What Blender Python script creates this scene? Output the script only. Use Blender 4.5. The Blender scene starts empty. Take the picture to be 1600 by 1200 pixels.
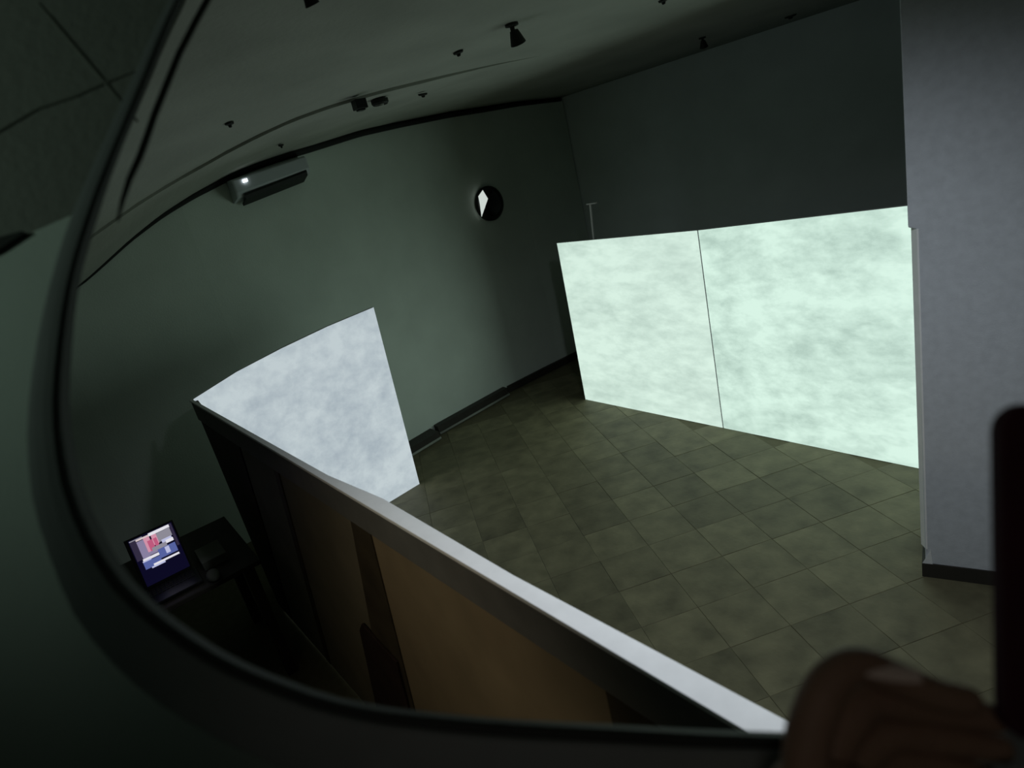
import bpy, bmesh, math, random
from mathutils import Vector, Matrix
import mathutils.geometry

random.seed(7)
scene = bpy.context.scene
COL = scene.collection

# ------------------------------------------------------------------ camera, world, lights, exposure
CAM_ROT = ((0.5954,-0.1231,0.7939), (0.7705,0.3675,-0.5209), (-0.2277,0.9218,0.3137))
RING_ORIGIN = (-0.3911,0.3392,2.0971)
RING_AXES = ((0.5954,0.7705,-0.2277), (-0.3119,0.4829,0.8182), (0.7404,-0.4162,0.5279))
RIM_INNER = [
    (-0.4114,0.0000), (-0.4103,0.0231), (-0.4078,0.0460), (-0.4046,0.0689), (-0.4010,0.0918), (-0.3967,0.1146), (-0.3919,0.1375), (-0.3869,0.1606), 
    (-0.3818,0.1842), (-0.3766,0.2082), (-0.3716,0.2333), (-0.3661,0.2590), (-0.3592,0.2849), (-0.3524,0.3121), (-0.3446,0.3402), (-0.3344,0.3677), 
    (-0.3225,0.3949), (-0.3097,0.4231), (-0.2949,0.4507), (-0.2773,0.4763), (-0.2568,0.4987), (-0.2346,0.5195), (-0.2111,0.5391), (-0.1862,0.5573), 
    (-0.1601,0.5736), (-0.1327,0.5874), (-0.1042,0.5980), (-0.0749,0.6057), (-0.0452,0.6111), (-0.0152,0.6145), (0.0149,0.6159), (0.0450,0.6155), 
    (0.0750,0.6131), (0.1048,0.6088), (0.1342,0.6025), (0.1632,0.5947), (0.1918,0.5855), (0.2200,0.5748), (0.2475,0.5626), (0.2745,0.5489), 
    (0.3005,0.5334), (0.3255,0.5161), (0.3491,0.4969), (0.3714,0.4759), (0.3923,0.4535), (0.4119,0.4299), (0.4301,0.4053), (0.4469,0.3796), 
    (0.4621,0.3529), (0.4758,0.3254), (0.4874,0.2969), (0.4969,0.2676), (0.5045,0.2378), (0.5105,0.2078), (0.5149,0.1777), (0.5180,0.1476), 
    (0.5197,0.1177), (0.5199,0.0878), (0.5185,0.0582), (0.5156,0.0289), (0.5114,-0.0000), (0.5060,-0.0284), (0.4994,-0.0564), (0.4916,-0.0837), 
    (0.4828,-0.1105), (0.4727,-0.1366), (0.4614,-0.1619), (0.4486,-0.1863), (0.4341,-0.2094), (0.4176,-0.2309), (0.3996,-0.2508), (0.3803,-0.2690), 
    (0.3597,-0.2853), (0.3379,-0.2993), (0.3144,-0.3105), (0.2898,-0.3186), (0.2648,-0.3244), (0.2404,-0.3285), (0.2168,-0.3313), (0.1934,-0.3323), 
    (0.1710,-0.3321), (0.1496,-0.3314), (0.1295,-0.3307), (0.1104,-0.3302), (0.0920,-0.3297), (0.0743,-0.3290), (0.0572,-0.3282), (0.0405,-0.3273), 
    (0.0241,-0.3264), (0.0080,-0.3257), (-0.0079,-0.3249), (-0.0237,-0.3242), (-0.0396,-0.3234), (-0.0555,-0.3225), (-0.0716,-0.3215), (-0.0879,-0.3202), 
    (-0.1044,-0.3188), (-0.1214,-0.3171), (-0.1387,-0.3153), (-0.1563,-0.3126), (-0.1742,-0.3091), (-0.1921,-0.3046), (-0.2099,-0.2987), (-0.2282,-0.2925), 
    (-0.2468,-0.2853), (-0.2651,-0.2767), (-0.2831,-0.2667), (-0.3011,-0.2558), (-0.3189,-0.2435), (-0.3356,-0.2295), (-0.3504,-0.2135), (-0.3639,-0.1960), 
    (-0.3757,-0.1771), (-0.3859,-0.1571), (-0.3939,-0.1359), (-0.4004,-0.1141), (-0.4050,-0.0917), (-0.4078,-0.0689), (-0.4097,-0.0460), (-0.4109,-0.0230), ]
RIM_OUTER = [
    (-0.4281,0.0000), (-0.4261,0.0239), (-0.4232,0.0478), (-0.4194,0.0714), (-0.4144,0.0948), (-0.4088,0.1181), (-0.4030,0.1414), (-0.3972,0.1649), 
    (-0.3914,0.1888), (-0.3856,0.2132), (-0.3801,0.2386), (-0.3732,0.2640), (-0.3655,0.2899), (-0.3588,0.3178), (-0.3510,0.3466), (-0.3412,0.3751), 
    (-0.3303,0.4045), (-0.3187,0.4354), (-0.3045,0.4656), (-0.2870,0.4930), (-0.2660,0.5167), (-0.2433,0.5388), (-0.2191,0.5597), (-0.1935,0.5789), 
    (-0.1664,0.5960), (-0.1380,0.6106), (-0.1084,0.6219), (-0.0779,0.6301), (-0.0470,0.6358), (-0.0158,0.6394), (0.0155,0.6411), (0.0469,0.6411), 
    (0.0783,0.6395), (0.1096,0.6364), (0.1408,0.6320), (0.1719,0.6264), (0.2031,0.6198), (0.2341,0.6118), (0.2650,0.6022), (0.2954,0.5908), 
    (0.3252,0.5772), (0.3539,0.5612), (0.3811,0.5423), (0.4068,0.5213), (0.4311,0.4984), (0.4539,0.4738), (0.4751,0.4477), (0.4945,0.4200), 
    (0.5120,0.3910), (0.5273,0.3607), (0.5400,0.3289), (0.5500,0.2962), (0.5578,0.2629), (0.5637,0.2294), (0.5680,0.1960), (0.5709,0.1627), 
    (0.5726,0.1296), (0.5726,0.0967), (0.5708,0.0641), (0.5674,0.0318), (0.5625,-0.0000), (0.5562,-0.0313), (0.5484,-0.0619), (0.5392,-0.0918), 
    (0.5286,-0.1210), (0.5166,-0.1493), (0.5032,-0.1766), (0.4885,-0.2028), (0.4724,-0.2279), (0.4554,-0.2518), (0.4375,-0.2746), (0.4183,-0.2959), 
    (0.3976,-0.3153), (0.3749,-0.3321), (0.3496,-0.3452), (0.3230,-0.3551), (0.2963,-0.3628), (0.2702,-0.3692), (0.2452,-0.3749), (0.2209,-0.3795), 
    (0.1969,-0.3824), (0.1734,-0.3841), (0.1507,-0.3851), (0.1289,-0.3858), (0.1078,-0.3861), (0.0872,-0.3860), (0.0672,-0.3856), (0.0476,-0.3850), 
    (0.0284,-0.3843), (0.0095,-0.3835), (-0.0093,-0.3826), (-0.0279,-0.3815), (-0.0465,-0.3802), (-0.0652,-0.3786), (-0.0839,-0.3766), (-0.1027,-0.3743), 
    (-0.1217,-0.3713), (-0.1407,-0.3676), (-0.1599,-0.3633), (-0.1792,-0.3584), (-0.1987,-0.3527), (-0.2182,-0.3460), (-0.2379,-0.3385), (-0.2576,-0.3300), 
    (-0.2772,-0.3205), (-0.2968,-0.3098), (-0.3157,-0.2975), (-0.3338,-0.2835), (-0.3508,-0.2679), (-0.3665,-0.2507), (-0.3793,-0.2310), (-0.3908,-0.2105), 
    (-0.4019,-0.1894), (-0.4114,-0.1675), (-0.4181,-0.1443), (-0.4235,-0.1207), (-0.4268,-0.0966), (-0.4287,-0.0724), (-0.4295,-0.0482), (-0.4292,-0.0241), ]
RIM_REFLECTION = [
    (-0.2830,0.4459,-0.0146), (-0.3192,0.3621,-0.0146), (-0.3417,0.2936,-0.0146), (-0.3492,0.2711,-0.0146), (-0.3594,0.2378,-0.0146), (-0.3664,0.2054,-0.0146), (-0.3732,0.1738,-0.0146), (-0.3772,0.1488,-0.0146), 
    (-0.3804,0.1308,-0.0146), (-0.3866,0.1073,-0.0146), (-0.3896,0.0862,-0.0146), (-0.3908,0.0679,-0.0146), ]
WALL_FRONT_IN = [
    (0.5136,0.6757,-0.1284), (0.5340,0.6547,-0.1282), (0.5605,0.6239,-0.1279), (0.5850,0.5914,-0.1275), (0.6075,0.5573,-0.1272), (0.6278,0.5218,-0.1269), (0.6457,0.4849,-0.1265), (0.6605,0.4465,-0.1261), 
    (0.6724,0.4071,-0.1257), (0.6817,0.3671,-0.1253), (0.6887,0.3268,-0.1250), (0.6937,0.2865,-0.1246), (0.6970,0.2464,-0.1242), (0.6987,0.2066,-0.1238), (0.6983,0.1670,-0.1234), (0.6959,0.1278,-0.1230), 
    (0.6915,0.0890,-0.1226), (0.6854,0.0508,-0.1223), (0.6776,0.0133,-0.1219), (0.6682,-0.0234,-0.1215), (0.6572,-0.0594,-0.1212), (0.6447,-0.0944,-0.1208), (0.6306,-0.1284,-0.1205), (0.6148,-0.1613,-0.1202), 
    (0.5973,-0.1929,-0.1199), (0.5779,-0.2229,-0.1196), (0.5568,-0.2513,-0.1193), (0.5342,-0.2778,-0.1190), (0.5100,-0.3024,-0.1188), (0.4841,-0.3246,-0.1186), (0.4562,-0.3437,-0.1184), (0.4258,-0.3588,-0.1182), 
    (0.3939,-0.3700,-0.1181), (0.3617,-0.3784,-0.1181), (0.3303,-0.3850,-0.1180), (0.3000,-0.3903,-0.1179), (0.2704,-0.3938,-0.1179), (0.2415,-0.3955,-0.1179), (0.2136,-0.3962,-0.1179), (0.1870,-0.3964,-0.1179), 
    (0.1615,-0.3966,-0.1179), (0.1370,-0.3964,-0.1179), (0.1132,-0.3959,-0.1179), (0.0900,-0.3952,-0.1179), (0.0674,-0.3943,-0.1179), (0.0453,-0.3933,-0.1179), (0.0235,-0.3924,-0.1179), (0.0019,-0.3913,-0.1179), 
    (-0.0195,-0.3902,-0.1179), (-0.0410,-0.3889,-0.1180), (-0.0625,-0.3873,-0.1180), (-0.0841,-0.3854,-0.1180), (-0.1060,-0.3832,-0.1180), (-0.1281,-0.3804,-0.1180), (-0.1504,-0.3771,-0.1181), (-0.1732,-0.3732,-0.1181), 
    (-0.1962,-0.3685,-0.1182), (-0.2194,-0.3627,-0.1182), (-0.2427,-0.3558,-0.1183), (-0.2660,-0.3474,-0.1184), (-0.2897,-0.3383,-0.1184), (-0.3135,-0.3278,-0.1186), (-0.3371,-0.3158,-0.1187), (-0.3602,-0.3020,-0.1188), 
    (-0.3827,-0.2865,-0.1190), (-0.4044,-0.2691,-0.1191), (-0.4247,-0.2496,-0.1193), (-0.4420,-0.2274,-0.1195), (-0.4578,-0.2037,-0.1198), (-0.4722,-0.1787,-0.1200), (-0.4847,-0.1525,-0.1203), (-0.4940,-0.1248,-0.1205), 
    (-0.5016,-0.0964,-0.1208), (-0.5068,-0.0673,-0.1211), (-0.5100,-0.0379,-0.1214), (-0.5118,-0.0083,-0.1217), (-0.5126,0.0212,-0.1220), (-0.5124,0.0508,-0.1223), (-0.5107,0.0804,-0.1225), (-0.5076,0.1098,-0.1228), 
    (-0.5035,0.1384,-0.1231), ]
WALL_FRONT_OUT = [
    (1.1450,1.0093,-0.1316), (1.1077,0.9893,-0.1314), (1.1517,1.0127,-0.1317), (1.1928,1.0344,-0.1319), (1.2306,1.0545,-0.1321), (1.2595,1.0058,-0.1316), (1.2799,0.9201,-0.1308), (1.2933,0.8333,-0.1299), 
    (1.3001,0.7464,-0.1291), (1.3015,0.6603,-0.1282), (1.2985,0.5759,-0.1274), (1.2918,0.4937,-0.1266), (1.2821,0.4138,-0.1258), (1.2698,0.3364,-0.1250), (1.2542,0.2613,-0.1243), (1.2353,0.1886,-0.1236), 
    (1.2137,0.1184,-0.1229), (1.1896,0.0508,-0.1223), (1.1634,-0.0141,-0.1216), (1.1353,-0.0764,-0.1210), (1.1054,-0.1360,-0.1204), (1.0736,-0.1930,-0.1199), (1.0402,-0.2473,-0.1193), (1.0049,-0.2988,-0.1188), 
    (0.9678,-0.3474,-0.1184), (0.9286,-0.3929,-0.1179), (0.8878,-0.4351,-0.1175), (0.8455,-0.4742,-0.1171), (0.8017,-0.5097,-0.1168), (0.7563,-0.5415,-0.1165), (0.7088,-0.5686,-0.1162), (0.6585,-0.5897,-0.1160), 
    (0.6068,-0.6054,-0.1158), (0.5555,-0.6170,-0.1157), (0.5058,-0.6261,-0.1156), (0.4581,-0.6334,-0.1156), (0.4118,-0.6382,-0.1155), (0.3669,-0.6406,-0.1155), (0.3237,-0.6415,-0.1155), (0.2824,-0.6418,-0.1155), 
    (0.2430,-0.6421,-0.1155), (0.2049,-0.6419,-0.1155), (0.1681,-0.6412,-0.1155), (0.1323,-0.6401,-0.1155), (0.0973,-0.6389,-0.1155), (0.0630,-0.6376,-0.1155), (0.0293,-0.6362,-0.1155), (-0.0042,-0.6348,-0.1155), 
    (-0.0375,-0.6333,-0.1156), (-0.0708,-0.6314,-0.1156), (-0.1042,-0.6293,-0.1156), (-0.1379,-0.6267,-0.1156), (-0.1720,-0.6236,-0.1157), (-0.2064,-0.6198,-0.1157), (-0.2414,-0.6152,-0.1157), (-0.2771,-0.6098,-0.1158), 
    (-0.3133,-0.6033,-0.1159), (-0.3501,-0.5953,-0.1159), (-0.3872,-0.5855,-0.1160), (-0.4247,-0.5738,-0.1161), (-0.4630,-0.5609,-0.1163), (-0.5018,-0.5461,-0.1164), (-0.5408,-0.5291,-0.1166), (-0.5794,-0.5092,-0.1168), 
    (-0.6177,-0.4867,-0.1170), (-0.6554,-0.4614,-0.1172), (-0.6915,-0.4327,-0.1175), (-0.7238,-0.3996,-0.1178), (-0.7542,-0.3638,-0.1182), (-0.7830,-0.3258,-0.1186), (-0.8094,-0.2852,-0.1190), (-0.8313,-0.2416,-0.1194), 
    (-0.8507,-0.1963,-0.1198), (-0.8664,-0.1491,-0.1203), (-0.8792,-0.1005,-0.1208), (-0.8819,-0.0616,-0.1212), (-0.8613,-0.0508,-0.1213), (-0.8400,-0.0395,-0.1214), (-0.8171,-0.0275,-0.1215), (-0.7927,-0.0147,-0.1216), 
    (-0.8709,-0.0557,-0.1212), ]
SOFFIT_IN = [
    (-0.5035,0.1384,-0.1231), (-0.5033,0.1391,-0.1230), (-0.4956,0.1662,-0.1199), (-0.4872,0.1930,-0.1168), (-0.4785,0.2195,-0.1138), (-0.4697,0.2460,-0.1108), (-0.4610,0.2727,-0.1078), (-0.4522,0.2998,-0.1048), 
    (-0.4437,0.3276,-0.1016), (-0.4341,0.3555,-0.0985), (-0.4234,0.3836,-0.0954), (-0.4132,0.4131,-0.0922), (-0.4020,0.4433,-0.0889), (-0.3884,0.4728,-0.0858), (-0.3733,0.5025,-0.0829), (-0.3573,0.5332,-0.0799), 
    (-0.3391,0.5631,-0.0772), (-0.3177,0.5908,-0.0750), (-0.2932,0.6153,-0.0736), (-0.2668,0.6383,-0.0725), (-0.2391,0.6602,-0.0716), (-0.2100,0.6807,-0.0710), (-0.1795,0.6995,-0.0708), (-0.1475,0.7161,-0.0710), 
    (-0.1143,0.7299,-0.0717), (-0.0801,0.7409,-0.0729), (-0.0452,0.7499,-0.0744), (-0.0097,0.7569,-0.0762), (0.0261,0.7623,-0.0782), (0.0622,0.7660,-0.0805), (0.0987,0.7681,-0.0831), (0.1353,0.7685,-0.0859), 
    (0.1722,0.7673,-0.0890), (0.2093,0.7649,-0.0922), (0.2466,0.7611,-0.0956), (0.2841,0.7559,-0.0993), (0.3218,0.7490,-0.1032), (0.3594,0.7404,-0.1073), (0.3968,0.7295,-0.1118), (0.4336,0.7162,-0.1165), 
    (0.4694,0.7000,-0.1215), (0.5042,0.6814,-0.1268), (0.5136,0.6757,-0.1284), ]
SOFFIT_OUT = [
    (-0.8709,-0.0557,-0.1212), (-0.8643,0.1855,-0.0883), (-0.8544,0.2320,-0.0827), (-0.8434,0.2782,-0.0772), (-0.8316,0.3243,-0.0717), (-0.8197,0.3708,-0.0662), (-0.8077,0.4179,-0.0606), (-0.7956,0.4660,-0.0549), 
    (-0.7840,0.5158,-0.0489), (-0.7705,0.5662,-0.0430), (-0.7550,0.6174,-0.0371), (-0.7404,0.6716,-0.0308), (-0.7239,0.7275,-0.0243), (-0.7032,0.7829,-0.0183), (-0.6796,0.8391,-0.0123), (-0.6546,0.8978,-0.0062), 
    (-0.6252,0.9559,-0.0004), (-0.5898,1.0105,0.0043), (-0.5481,1.0597,0.0079), (-0.5029,1.1066,0.0108), (-0.4546,1.1520,0.0134), (-0.4032,1.1953,0.0153), (-0.3487,1.2357,0.0166), (-0.2909,1.2722,0.0172), 
    (-0.2301,1.3035,0.0167), (-0.1668,1.3295,0.0154), (-0.1017,1.3516,0.0133), (-0.0351,1.3701,0.0107), (0.0329,1.3853,0.0075), (0.1020,1.3972,0.0037), (0.1721,1.4058,-0.0006), (0.2431,1.4110,-0.0054), 
    (0.3149,1.4129,-0.0108), (0.3875,1.4121,-0.0166), (0.4609,1.4087,-0.0228), (0.5351,1.4021,-0.0295), (0.6098,1.3922,-0.0367), (0.6847,1.3782,-0.0445), (0.7592,1.3596,-0.0529), (0.8326,1.3355,-0.0620), 
    (0.9039,1.3053,-0.0718), (0.9730,1.2696,-0.0821), (1.1450,1.0093,-0.1316), ]
HOUSING = [
    (-0.5124,0.0508,-0.1223), (-0.5107,0.0804,-0.1225), (-0.5076,0.1098,-0.1228), (-0.5033,0.1391,-0.1230), (-0.4956,0.1662,-0.1199), (-0.4872,0.1930,-0.1168), (-0.4785,0.2195,-0.1138), (-0.4697,0.2460,-0.1108), 
    (-0.4610,0.2727,-0.1078), (-0.4522,0.2998,-0.1048), (-0.4437,0.3276,-0.1016), (-0.4341,0.3555,-0.0985), (-0.4234,0.3836,-0.0954), (-0.4132,0.4131,-0.0922), (-0.4020,0.4433,-0.0889), (-0.3884,0.4728,-0.0858), 
    (-0.3733,0.5025,-0.0829), (-0.3573,0.5332,-0.0799), (-0.3391,0.5631,-0.0772), (-0.3177,0.5908,-0.0750), (-0.2932,0.6153,-0.0736), (-0.2668,0.6383,-0.0725), (-0.2391,0.6602,-0.0716), (-0.2100,0.6807,-0.0710), 
    (-0.1795,0.6995,-0.0708), (-0.1475,0.7161,-0.0710), (-0.1143,0.7299,-0.0717), (-0.0801,0.7409,-0.0729), (-0.0452,0.7499,-0.0744), (-0.0097,0.7569,-0.0762), (0.0261,0.7623,-0.0782), (0.0622,0.7660,-0.0805), 
    (0.0987,0.7681,-0.0831), (0.1353,0.7685,-0.0859), (0.1722,0.7673,-0.0890), (0.2093,0.7649,-0.0922), (0.2466,0.7611,-0.0956), (0.2841,0.7559,-0.0993), (0.3218,0.7490,-0.1032), (0.3594,0.7404,-0.1073), 
    (0.3968,0.7295,-0.1118), (0.4336,0.7162,-0.1165), (0.4694,0.7000,-0.1215), (0.5042,0.6814,-0.1268), (0.5340,0.6547,-0.1282), (0.5605,0.6239,-0.1279), (0.5850,0.5914,-0.1275), (0.6075,0.5573,-0.1272), 
    (0.6278,0.5218,-0.1269), (0.6457,0.4849,-0.1265), (0.6605,0.4465,-0.1261), (0.6724,0.4071,-0.1257), (0.6817,0.3671,-0.1253), (0.6887,0.3268,-0.1250), (0.6937,0.2865,-0.1246), (0.6970,0.2464,-0.1242), 
    (0.6987,0.2066,-0.1238), (0.6983,0.1670,-0.1234), (0.6959,0.1278,-0.1230), (0.6915,0.0890,-0.1226), (0.6854,0.0508,-0.1223), (0.6776,0.0133,-0.1219), (0.6682,-0.0234,-0.1215), (0.6572,-0.0594,-0.1212), 
    (0.6447,-0.0944,-0.1208), (0.6306,-0.1284,-0.1205), (0.6148,-0.1613,-0.1202), (0.5973,-0.1929,-0.1199), (0.5779,-0.2229,-0.1196), (0.5568,-0.2513,-0.1193), (0.5342,-0.2778,-0.1190), (0.5100,-0.3024,-0.1188), 
    (0.4841,-0.3246,-0.1186), (0.4562,-0.3437,-0.1184), (0.4258,-0.3588,-0.1182), (0.3939,-0.3700,-0.1181), (0.3617,-0.3784,-0.1181), (0.3303,-0.3850,-0.1180), (0.3000,-0.3903,-0.1179), (0.2704,-0.3938,-0.1179), 
    (0.2415,-0.3955,-0.1179), (0.2136,-0.3962,-0.1179), (0.1870,-0.3964,-0.1179), (0.1615,-0.3966,-0.1179), (0.1370,-0.3964,-0.1179), (0.1132,-0.3959,-0.1179), (0.0900,-0.3952,-0.1179), (0.0674,-0.3943,-0.1179), 
    (0.0453,-0.3933,-0.1179), (0.0235,-0.3924,-0.1179), (0.0019,-0.3913,-0.1179), (-0.0195,-0.3902,-0.1179), (-0.0410,-0.3889,-0.1180), (-0.0625,-0.3873,-0.1180), (-0.0841,-0.3854,-0.1180), (-0.1060,-0.3832,-0.1180), 
    (-0.1281,-0.3804,-0.1180), (-0.1504,-0.3771,-0.1181), (-0.1732,-0.3732,-0.1181), (-0.1962,-0.3685,-0.1182), (-0.2194,-0.3627,-0.1182), (-0.2427,-0.3558,-0.1183), (-0.2660,-0.3474,-0.1184), (-0.2897,-0.3383,-0.1184), 
    (-0.3135,-0.3278,-0.1186), (-0.3371,-0.3158,-0.1187), (-0.3602,-0.3020,-0.1188), (-0.3827,-0.2865,-0.1190), (-0.4044,-0.2691,-0.1191), (-0.4247,-0.2496,-0.1193), (-0.4420,-0.2274,-0.1195), (-0.4578,-0.2037,-0.1198), 
    (-0.4722,-0.1787,-0.1200), (-0.4847,-0.1525,-0.1203), (-0.4940,-0.1248,-0.1205), (-0.5016,-0.0964,-0.1208), (-0.5068,-0.0673,-0.1211), (-0.5100,-0.0379,-0.1214), (-0.5118,-0.0083,-0.1217), (-0.5126,0.0212,-0.1220), ]
SEAM_A = [
    (-0.5644,0.3661,-0.0868), (-0.5464,0.3452,-0.0911), (-0.4894,0.2796,-0.1047), (-0.4539,0.2383,-0.1132), ]
SEAM_B = [
    (-0.6268,0.1875,-0.1067), (-0.5917,0.2206,-0.1048), (-0.5554,0.2472,-0.1040), (-0.5177,0.2636,-0.1047), (-0.4894,0.2796,-0.1047), (-0.4606,0.2943,-0.1049), ]
WEDGE = [
    (-0.6780,0.0578,-0.1223), (-0.6721,0.0334,-0.1221), (-0.5799,0.0884,-0.1226), (-0.5536,0.1102,-0.1228), (-0.5579,0.1117,-0.1228), (-0.5829,0.1036,-0.1228), ]


def mat3(rows):
    return Matrix(rows)

cam_data = bpy.data.cameras.new('camera')
cam_data.sensor_width = 36.0
cam_data.lens = 22.5
cam_data.clip_start = 0.01
cam_data.dof.use_dof = True
cam_data.dof.focus_distance = 3.6
cam_data.dof.aperture_fstop = 3.6
cam = bpy.data.objects.new('camera', cam_data)
COL.objects.link(cam)
cam.matrix_world = Matrix.Translation((0, 0, 2.2)) @ mat3(CAM_ROT).to_4x4()
scene.camera = cam

world = bpy.data.worlds.new('world')
scene.world = world
world.use_nodes = True
world.node_tree.nodes['Background'].inputs[0].default_value = (0.55, 0.75, 0.65, 1)
world.node_tree.nodes['Background'].inputs[1].default_value = 0.007

def spot(name, loc, target, energy, color, size_deg, blend, radius):
    l = bpy.data.lights.new(name, 'SPOT')
    l.energy = energy; l.color = color; l.spot_size = math.radians(size_deg)
    l.spot_blend = blend; l.shadow_soft_size = radius
    o = bpy.data.objects.new(name, l); COL.objects.link(o)
    o.location = loc
    d = Vector(target) - Vector(loc)
    o.rotation_euler = d.to_track_quat('-Z', 'Y').to_euler()
    return o

# bluish spill of the ceiling projector that hangs above the enclosure (out of the picture)
spot('projector_spill', (-0.65, 1.1, 2.62), (-1.3, 1.75, 0.0), 61, (0.86, 0.93, 1.0), 136, 0.95, 0.08)
# added unseen greenish spot, stands in for screen glow on the near wall
spot('near_side_fill', (-0.75, -0.95, 2.75), (-0.92, -0.10, 2.38), 8.0, (0.74, 1.0, 0.84), 62, 1.0, 0.08)
# added bodiless warm fill for the counter front
spot('counter_fill', (-1.2, -0.65, 1.85), (-1.5, 0.5, 0.80), 11.0, (1.0, 0.88, 0.66), 84, 1.0, 0.06)
# added unseen fill that lifts the photographer's dark hand
spot('hand_fill', (0.35, -0.5, 2.62), (-0.17, 0.22, 1.95), 1.5, (1.0, 0.88, 0.80), 44, 1.0, 0.06)

scene.view_settings.view_transform = 'Standard'
scene.view_settings.look = 'None'
scene.view_settings.exposure = 0.0
scene.view_settings.gamma = 1.0
scene.view_settings.use_curve_mapping = False
scene.cycles.use_denoising = True
scene.cycles.max_bounces = 10
scene.cycles.diffuse_bounces = 6
scene.cycles.sample_clamp_indirect = 4.0

# ------------------------------------------------------------------ materials
def new_mat(name):
    m = bpy.data.materials.new(name); m.use_nodes = True
    nt = m.node_tree
    return m, nt, nt.nodes['Principled BSDF'], nt.nodes['Material Output']

def surf(name, col, rough=0.7, var=0.08, scale=6.0, bump=0.0, bscale=60.0, metal=0.0, spec=0.3, rand=0.0):
    m, nt, b, out = new_mat(name)
    tc = nt.nodes.new('ShaderNodeTexCoord')
    n = nt.nodes.new('ShaderNodeTexNoise'); n.inputs['Scale'].default_value = scale; n.inputs['Detail'].default_value = 5
    if rand:
        n.noise_dimensions = '4D'
        oj = nt.nodes.new('ShaderNodeObjectInfo'); wm = nt.nodes.new('ShaderNodeMath'); wm.operation = 'MULTIPLY'; wm.inputs[1].default_value = 40
        nt.links.new(oj.outputs['Random'], wm.inputs[0]); nt.links.new(wm.outputs[0], n.inputs['W'])
    nt.links.new(tc.outputs['Object'], n.inputs['Vector'])
    r = nt.nodes.new('ShaderNodeMapRange')
    r.inputs[1].default_value = 0.3; r.inputs[2].default_value = 0.7
    r.inputs[3].default_value = 1 - var; r.inputs[4].default_value = 1 + var
    nt.links.new(n.outputs['Fac'], r.inputs[0])
    fac = r.outputs[0]
    if rand:
        oi = nt.nodes.new('ShaderNodeObjectInfo')
        r2 = nt.nodes.new('ShaderNodeMapRange'); r2.inputs[3].default_value = 1 - rand; r2.inputs[4].default_value = 1 + rand
        nt.links.new(oi.outputs['Random'], r2.inputs[0])
        mu = nt.nodes.new('ShaderNodeMath'); mu.operation = 'MULTIPLY'
        nt.links.new(fac, mu.inputs[0]); nt.links.new(r2.outputs[0], mu.inputs[1]); fac = mu.outputs[0]
    vm = nt.nodes.new('ShaderNodeVectorMath'); vm.operation = 'SCALE'
    vm.inputs[0].default_value = col
    nt.links.new(fac, vm.inputs['Scale'])
    nt.links.new(vm.outputs[0], b.inputs['Base Color'])
    b.inputs['Roughness'].default_value = rough
    b.inputs['Metallic'].default_value = metal
    b.inputs['Specular IOR Level'].default_value = spec
    if bump:
        bn = nt.nodes.new('ShaderNodeTexNoise'); bn.inputs['Scale'].default_value = bscale; bn.inputs['Detail'].default_value = 4
        nt.links.new(tc.outputs['Object'], bn.inputs['Vector'])
        bp = nt.nodes.new('ShaderNodeBump'); bp.inputs['Strength'].default_value = bump; bp.inputs['Distance'].default_value = 0.01
        nt.links.new(bn.outputs['Fac'], bp.inputs['Height']); nt.links.new(bp.outputs[0], b.inputs['Normal'])
    return m

def projected(name, dark, light, scale, stretch, strength=1.0, lo=0.36, hi=0.62, rot=0.0, large=None):
    """a lit projection screen: pale marbled footage given off by the screen surface"""
    m, nt, b, out = new_mat(name)
    tc = nt.nodes.new('ShaderNodeTexCoord')
    mp = nt.nodes.new('ShaderNodeMapping'); mp.inputs['Scale'].default_value = stretch; mp.inputs['Rotation'].default_value = (0, rot, 0)
    nt.links.new(tc.outputs['Object'], mp.inputs['Vector'])
    n1 = nt.nodes.new('ShaderNodeTexNoise'); n1.inputs['Scale'].default_value = scale; n1.inputs['Detail'].default_value = 10
    n1.inputs['Roughness'].default_value = 0.66; n1.inputs['Distortion'].default_value = 0.15
    n2 = nt.nodes.new('ShaderNodeTexNoise'); n2.inputs['Scale'].default_value = scale * 0.28; n2.inputs['Detail'].default_value = 2
    nt.links.new(mp.outputs[0], n1.inputs['Vector']); nt.links.new(mp.outputs[0], n2.inputs['Vector'])
    mx = nt.nodes.new('ShaderNodeMath'); mx.operation = 'MULTIPLY_ADD'
    mx.inputs[1].default_value = 0.6
    ad = nt.nodes.new('ShaderNodeMath'); ad.operation = 'MULTIPLY'; ad.inputs[1].default_value = 0.4
    nt.links.new(n2.outputs['Fac'], ad.inputs[0])
    nt.links.new(n1.outputs['Fac'], mx.inputs[0]); nt.links.new(ad.outputs[0], mx.inputs[2])
    cr = nt.nodes.new('ShaderNodeValToRGB')
    cr.color_ramp.elements[0].position = lo; cr.color_ramp.elements[0].color = (*dark, 1)
    cr.color_ramp.elements[1].position = hi; cr.color_ramp.elements[1].color = (*light, 1)
    nt.links.new(mx.outputs[0], cr.inputs[0])
    nt.links.new(cr.outputs[0], b.inputs['Emission Color'])
    b.inputs['Emission Strength'].default_value = strength
    b.inputs['Base Color'].default_value = (0.3, 0.3, 0.3, 1)
    b.inputs['Roughness'].default_value = 0.9
    b.inputs['Specular IOR Level'].default_value = 0.0
    return m

def glow(name, col, strength=1.0):
    m, nt, b, out = new_mat(name)
    b.inputs['Base Color'].default_value = (0.004, 0.004, 0.004, 1)
    b.inputs['Specular IOR Level'].default_value = 0.0
    b.inputs['Emission Color'].default_value = (*col, 1)
    b.inputs['Emission Strength'].default_value = strength
    return m

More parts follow.
